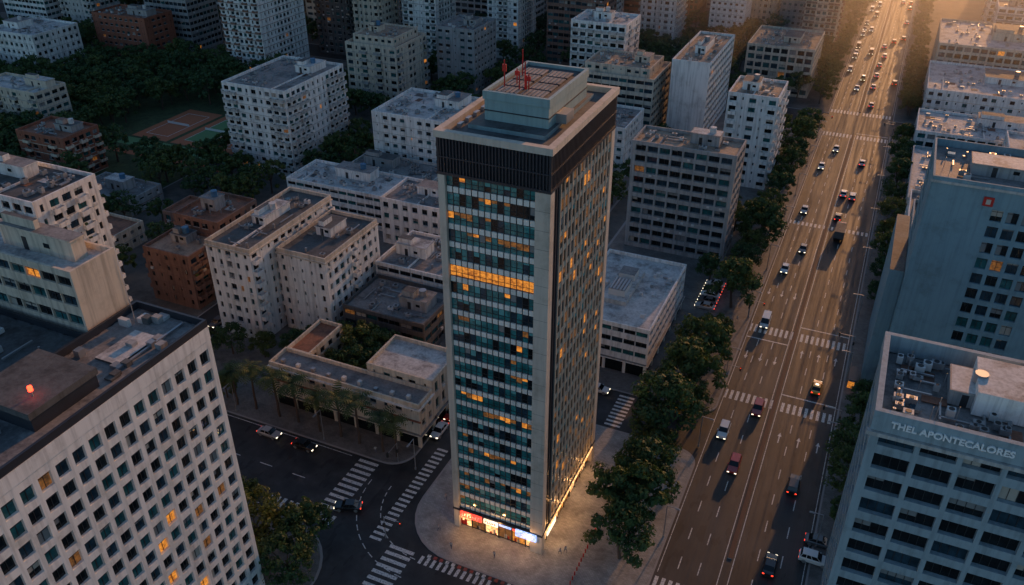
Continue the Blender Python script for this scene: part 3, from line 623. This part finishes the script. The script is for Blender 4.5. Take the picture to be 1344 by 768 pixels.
def truck_mesh():
    mb=MB()
    mb.box(-1.15,1.15,-4,-2.2,.5,1.5,'car_red');A=[(-1.1,-3.95,1.5),(1.1,-3.95,1.5),(1.1,-2.2,1.5),(-1.1,-2.2,1.5)];B=[(-1.0,-3.5,2.5),(1.0,-3.5,2.5),(1.0,-2.3,2.5),(-1.0,-2.3,2.5)]
    for k in range(4): mb.quad(A[k],A[(k+1)%4],B[(k+1)%4],B[k],'car_glass')
    mb.box(-1.05,1.05,-3.5,-2.25,2.5,2.6,'car_red');mb.box(-1.2,1.2,-2,4,.9,1.2,'black_plastic');mb.box(-1.22,1.22,-1.95,4,1.2,3.1,'car_grey','roof_dark')
    for sx in (-1,1):
        for y in (-3.1,2.2,3.2): mb.box(sx*1.0-.16,sx*1.0+.16,y-.45,y+.45,.02,.9,'tyre')
        mb.box(sx*.9-.2,sx*.9+.2,-4.05,-3.98,.7,.95,'headlight')
    return mb.mesh('truck')
CM={}
def car(x,y,col='car_white',kind='car',rz=0,name=None):
    k=(col,kind)
    if k not in CM: CM[k]=truck_mesh() if kind=='truck' else car_mesh(col,kind)
    link(name or ('taxi' if col=='car_yellow' else {'car':'car','suv':'car','van':'van','truck':'truck'}[kind]),CM[k],(x,y,.01),rz,1.15)
PI=math.pi
for c in ((-15.9,145.5,'car_white','suv'),(-15.2,191.8,'car_white','van'),(-11.7,136,'car_red','suv'),(-10.6,156,'car_red','suv'),(-15,221.8,'car_white','car'),(-15.3,263,'car_silver','car'),(-14.8,302,'car_white','car'),(-11.9,321,'car_silver','car'),(-11.5,399,'car_white','car'),(-12,236,'car_grey','car')): car(*c)
for c in ((0.2,169,'car_yellow','car'),(.1,134.9,'car_black','suv'),(-.7,113,'car_black','car'),(-3.3,249.7,'car_red','truck'),(-5.2,281,'car_white','car'),(-2.3,279.5,'car_silver','suv'),(-1.9,311,'car_white','car'),(-3.9,378,'car_silver','car'),(-5,404,'car_white','car'),(-3.7,457,'car_white','suv'),(-5,262,'car_black','car')): car(*c,rz=PI)
car(6.2,117.5,'car_white','suv',PI/2,'parked_car');car(6.6,122,'car_grey','car',PI/2,'parked_car')
cols=['car_white','car_white','car_silver','car_black','car_grey','car_red','car_white','car_yellow']
y=410
while y<640:
    for x in (-17,-13.6,-10.2): 
        if r.random()<.22: car(x,y+r.uniform(0,6),r.choice(cols),r.choice(('car','suv','van')))
    for x in (-4.9,-1,3.2):
        if r.random()<.22: car(x,y+r.uniform(0,6),r.choice(cols),r.choice(('car','suv')),PI)
    y+=12
car(-103.5,105.6,'car_silver','car',PI/2);car(-94.4,105.4,'car_black','car',PI/2);car(-76.5,94.6,'car_black','car',-1.2);car(-118,91,'car_grey','car',-PI/2);car(-112,91.2,'car_black','suv',-PI/2)
for i,x in enumerate((-62,-56,-50.5,-45,-32,-27)): car(x,148.4,cols[(i*3)%8],'car',PI/2,'parked_car')
for i in range(9): car(-71,121+i*6.2,cols[(i*5)%8],'suv' if i%3 else 'car',0,'parked_car')
for i in range(14): 
    if r.random()<.8: car(-142.3,116+i*6.3,r.choice(cols),'car',0,'parked_car')
for i in range(5): car(-31,193+i*3.1,('car_silver','car_grey','car_white','car_black','car_white')[i],'car',-PI/2,'parked_car')
# ------------------------------------------------------------------ street furniture
def lamp_mesh():
    mb=MB();mb.cyl(0,0,0,8,.11,'metal_grey',r1=.07,n=8);mb.cyl(0,0,0,.5,.2,'metal_grey',n=8);mb.box(-.05,2.2,-.05,.05,7.9,8.02,'metal_grey');mb.box(1.5,2.4,-.16,.16,7.8,7.93,'metal_grey');return mb.mesh('street_lamp')
LM=lamp_mesh()
for y in range(112,640,27):
    if 340<y<366: continue
    link('street_lamp',LM,(-19.7,y,.13));link('street_lamp',LM,(6.1,y+9,.13),PI)
for x in (-115,-92,-70): link('street_lamp',LM,(x,109,.13),-PI/2)
def tl_mesh():
    mb=MB();mb.cyl(0,0,0,5.5,.09,'metal_grey',n=8);mb.box(0,3.6,-.05,.05,5.4,5.5,'metal_grey');mb.box(3.3,3.65,-.2,.15,4.6,5.7,'black_plastic')
    mb.cyl(3.48,-.22,5.35,5.5,.06,'taillight',n=8);mb.box(-.2,.15,-.25,.1,3,3.9,'black_plastic');return mb.mesh('traffic_light')
TL=tl_mesh()
for x,y,a in ((-19.8,192.5,0),(6,186,PI),(-19.8,162.5,0),(6,156,PI),(-20,342,0),(6.2,342,PI),(-66,91,0),(-74,109,-PI/2)): link('traffic_light',TL,(x,y,.13),a)
mb=MB();mb.box(6.3,8,172,178,2.5,2.65,'dark_metal');[mb.cyl(7.8,q,.13,2.5,.06,'metal_grey',n=6) for q in (172.3,175,177.7)];mb.box(7.3,7.7,172.6,177.4,.5,.6,'metal_grey');mb.box(7.85,7.9,172.3,177.7,.6,2.3,'glass_blue');mb.box(6.4,7.8,171.9,172,.6,2.3,'window_lit_or_glint');mb.obj('bus_shelter')
def person(seed):
    st=.28
    V=[(0,0,.95),(0,0,1.2),(0,0,1.42),(0,0,1.52),(0,-.02,1.66),(.1,0,.9),(.12,-st,.5),(.12,-st*.7,.06),(.12,-st*.7-.14,.04),(-.1,0,.9),(-.12,st*.5,.5),(-.12,st,.12),(-.12,st-.12,.03),(.2,0,1.4),(.26,st*.4,1.13),(.25,st*.2,.88),(-.2,0,1.4),(-.26,-st*.4,1.13),(-.25,-st*.9,.95)]
    E=[(0,1),(1,2),(2,3),(3,4),(0,5),(5,6),(6,7),(7,8),(0,9),(9,10),(10,11),(11,12),(2,13),(13,14),(14,15),(2,16),(16,17),(17,18)]
    Rr=[.15,.14,.16,.06,.11,.1,.065,.045,.04,.1,.065,.045,.04,.06,.045,.035,.06,.045,.035]
    me=bpy.data.meshes.new('ped');me.from_pydata(V,E,[]);o=bpy.data.objects.new('ped',me);bpy.context.collection.objects.link(o)
    o.modifiers.new('s','SKIN');sv=me.skin_vertices[0].data
    for i,q in enumerate(Rr): sv[i].radius=(q,q*.85)
    sv[0].use_root=True;o.modifiers.new('b','SUBSURF').levels=1
    dg=bpy.context.evaluated_depsgraph_get();m2=bpy.data.meshes.new_from_object(o.evaluated_get(dg));bpy.data.objects.remove(o)
    m2.materials.clear()
    for q in ('cloth_blue','cloth_light','skin','bark'): m2.materials.append(MATS[q])
    for p in m2.polygons:
        z=p.center.z;p.material_index=0 if z<.95 else (1 if z<1.46 else (3 if z>1.68 or p.center.y>.03 else 2));p.use_smooth=True
    return m2
PM2=[person(1)]
for x,y in ((-35.5,100.5),(-34.8,101.3),(-46,95),(-58,96.5),(-60.5,104),(-36,124),(-33,118),(-21.5,150.5),(-21.8,178),(-22,205),(-54,93.8),(-80,110),(7,150),(-22,190)):
    link('pedestrian',r.choice(PM2),(x,y,.13),r.uniform(0,6.28))
# ------------------------------------------------------------------ distant filler blocks
fr_=random.Random(77)
yy=372
while yy<760:
    xx=-720
    while xx<190:
        w_=fr_.uniform(14,27);d_=fr_.uniform(13,25);x=xx+fr_.uniform(0,6);y=yy+fr_.uniform(0,8)
        Fd=-.4083*x+.9128*y
        if Fd>425 and not(x+w_>-30 and x<15) and clear(x,y,3) and clear(x+w_,y+d_,3) and clear(x+w_,y,3) and clear(x,y+d_,3):
            if x>0: h=fr_.uniform(8,26)
            else: h=fr_.choice((fr_.uniform(14,30),fr_.uniform(35,65),fr_.uniform(55,98)))
            if -110<x<0: h=min(h,30)
            bld('f',x,x+w_,y,y+d_,h,fr_.choice(('balc','ribbon','punched','grid','balc')),fr_.choice(('white_stucco','white_stucco','cream_stucco','white_panel','pale_concrete','grey_concrete','brown_brick','red_brick','white_panel')),fr_.choice(('roof_grey','roof_white','roof_tan','roof_tile')),fh=3.1,bay=fr_.uniform(2.4,4.4),sides='SE' if x<0 else 'SW',detail=False,cl=.4,pen=fr_.choice((0,3,6,9)) if h>24 else 0).obj('apartment_building')
        xx+=33
    yy+=36
# ------------------------------------------------------------------ camera, light
H=120
cam=bpy.data.objects.new('camera',bpy.data.cameras.new('camera'));bpy.context.collection.objects.link(cam)
cam.location=(0,0,H);cam.rotation_euler=(math.pi/2-math.radians(31.4),0,math.radians(24.1));cam.data.lens=30;cam.data.clip_end=8000;cam.data.clip_start=1
scn.camera=cam
AZ,EL=math.radians(7),math.radians(10.5)
w=bpy.data.worlds.new('World');scn.world=w;w.use_nodes=True;nt=w.node_tree;bg=nt.nodes['Background']
sk=nt.nodes.new('ShaderNodeTexSky');sk.sky_type='NISHITA';sk.sun_disc=False;sk.sun_elevation=EL;sk.sun_rotation=AZ;sk.air_density=1.0;sk.dust_density=.6;sk.ozone_density=3.0
nt.links.new(sk.outputs[0],bg.inputs[0]);bg.inputs[1].default_value=.15
l=bpy.data.lights.new('sun','SUN');l.energy=5;l.angle=math.radians(.5);l.color=(1,.44,.15);so=bpy.data.objects.new('sun',l);bpy.context.collection.objects.link(so)
dv=-Vector((math.sin(AZ)*math.cos(EL),math.cos(AZ)*math.cos(EL),math.sin(EL)));so.rotation_euler=dv.to_track_quat('-Z','Y').to_euler()
if HAZE:
    m=bpy.data.materials.new('haze');m.use_nodes=True;nt=m.node_tree;nt.nodes.clear();o_=nt.nodes.new('ShaderNodeOutputMaterial');v=nt.nodes.new('ShaderNodeVolumeScatter')
    v.inputs['Color'].default_value=(.98,.93,.92,1);v.inputs['Density'].default_value=.0017;v.inputs['Anisotropy'].default_value=.72;nt.links.new(v.outputs[0],o_.inputs['Volume']);MATS['haze']=m
    mb=MB();mb.box(-1200,900,350,1000,-3,125,'haze');mb.obj('haze_air')
scn.view_settings.view_transform='Standard';scn.view_settings.look='None';scn.view_settings.exposure=0
print('polys',sum(len(o.data.polygons) for o in bpy.data.objects if o.type=='MESH'))
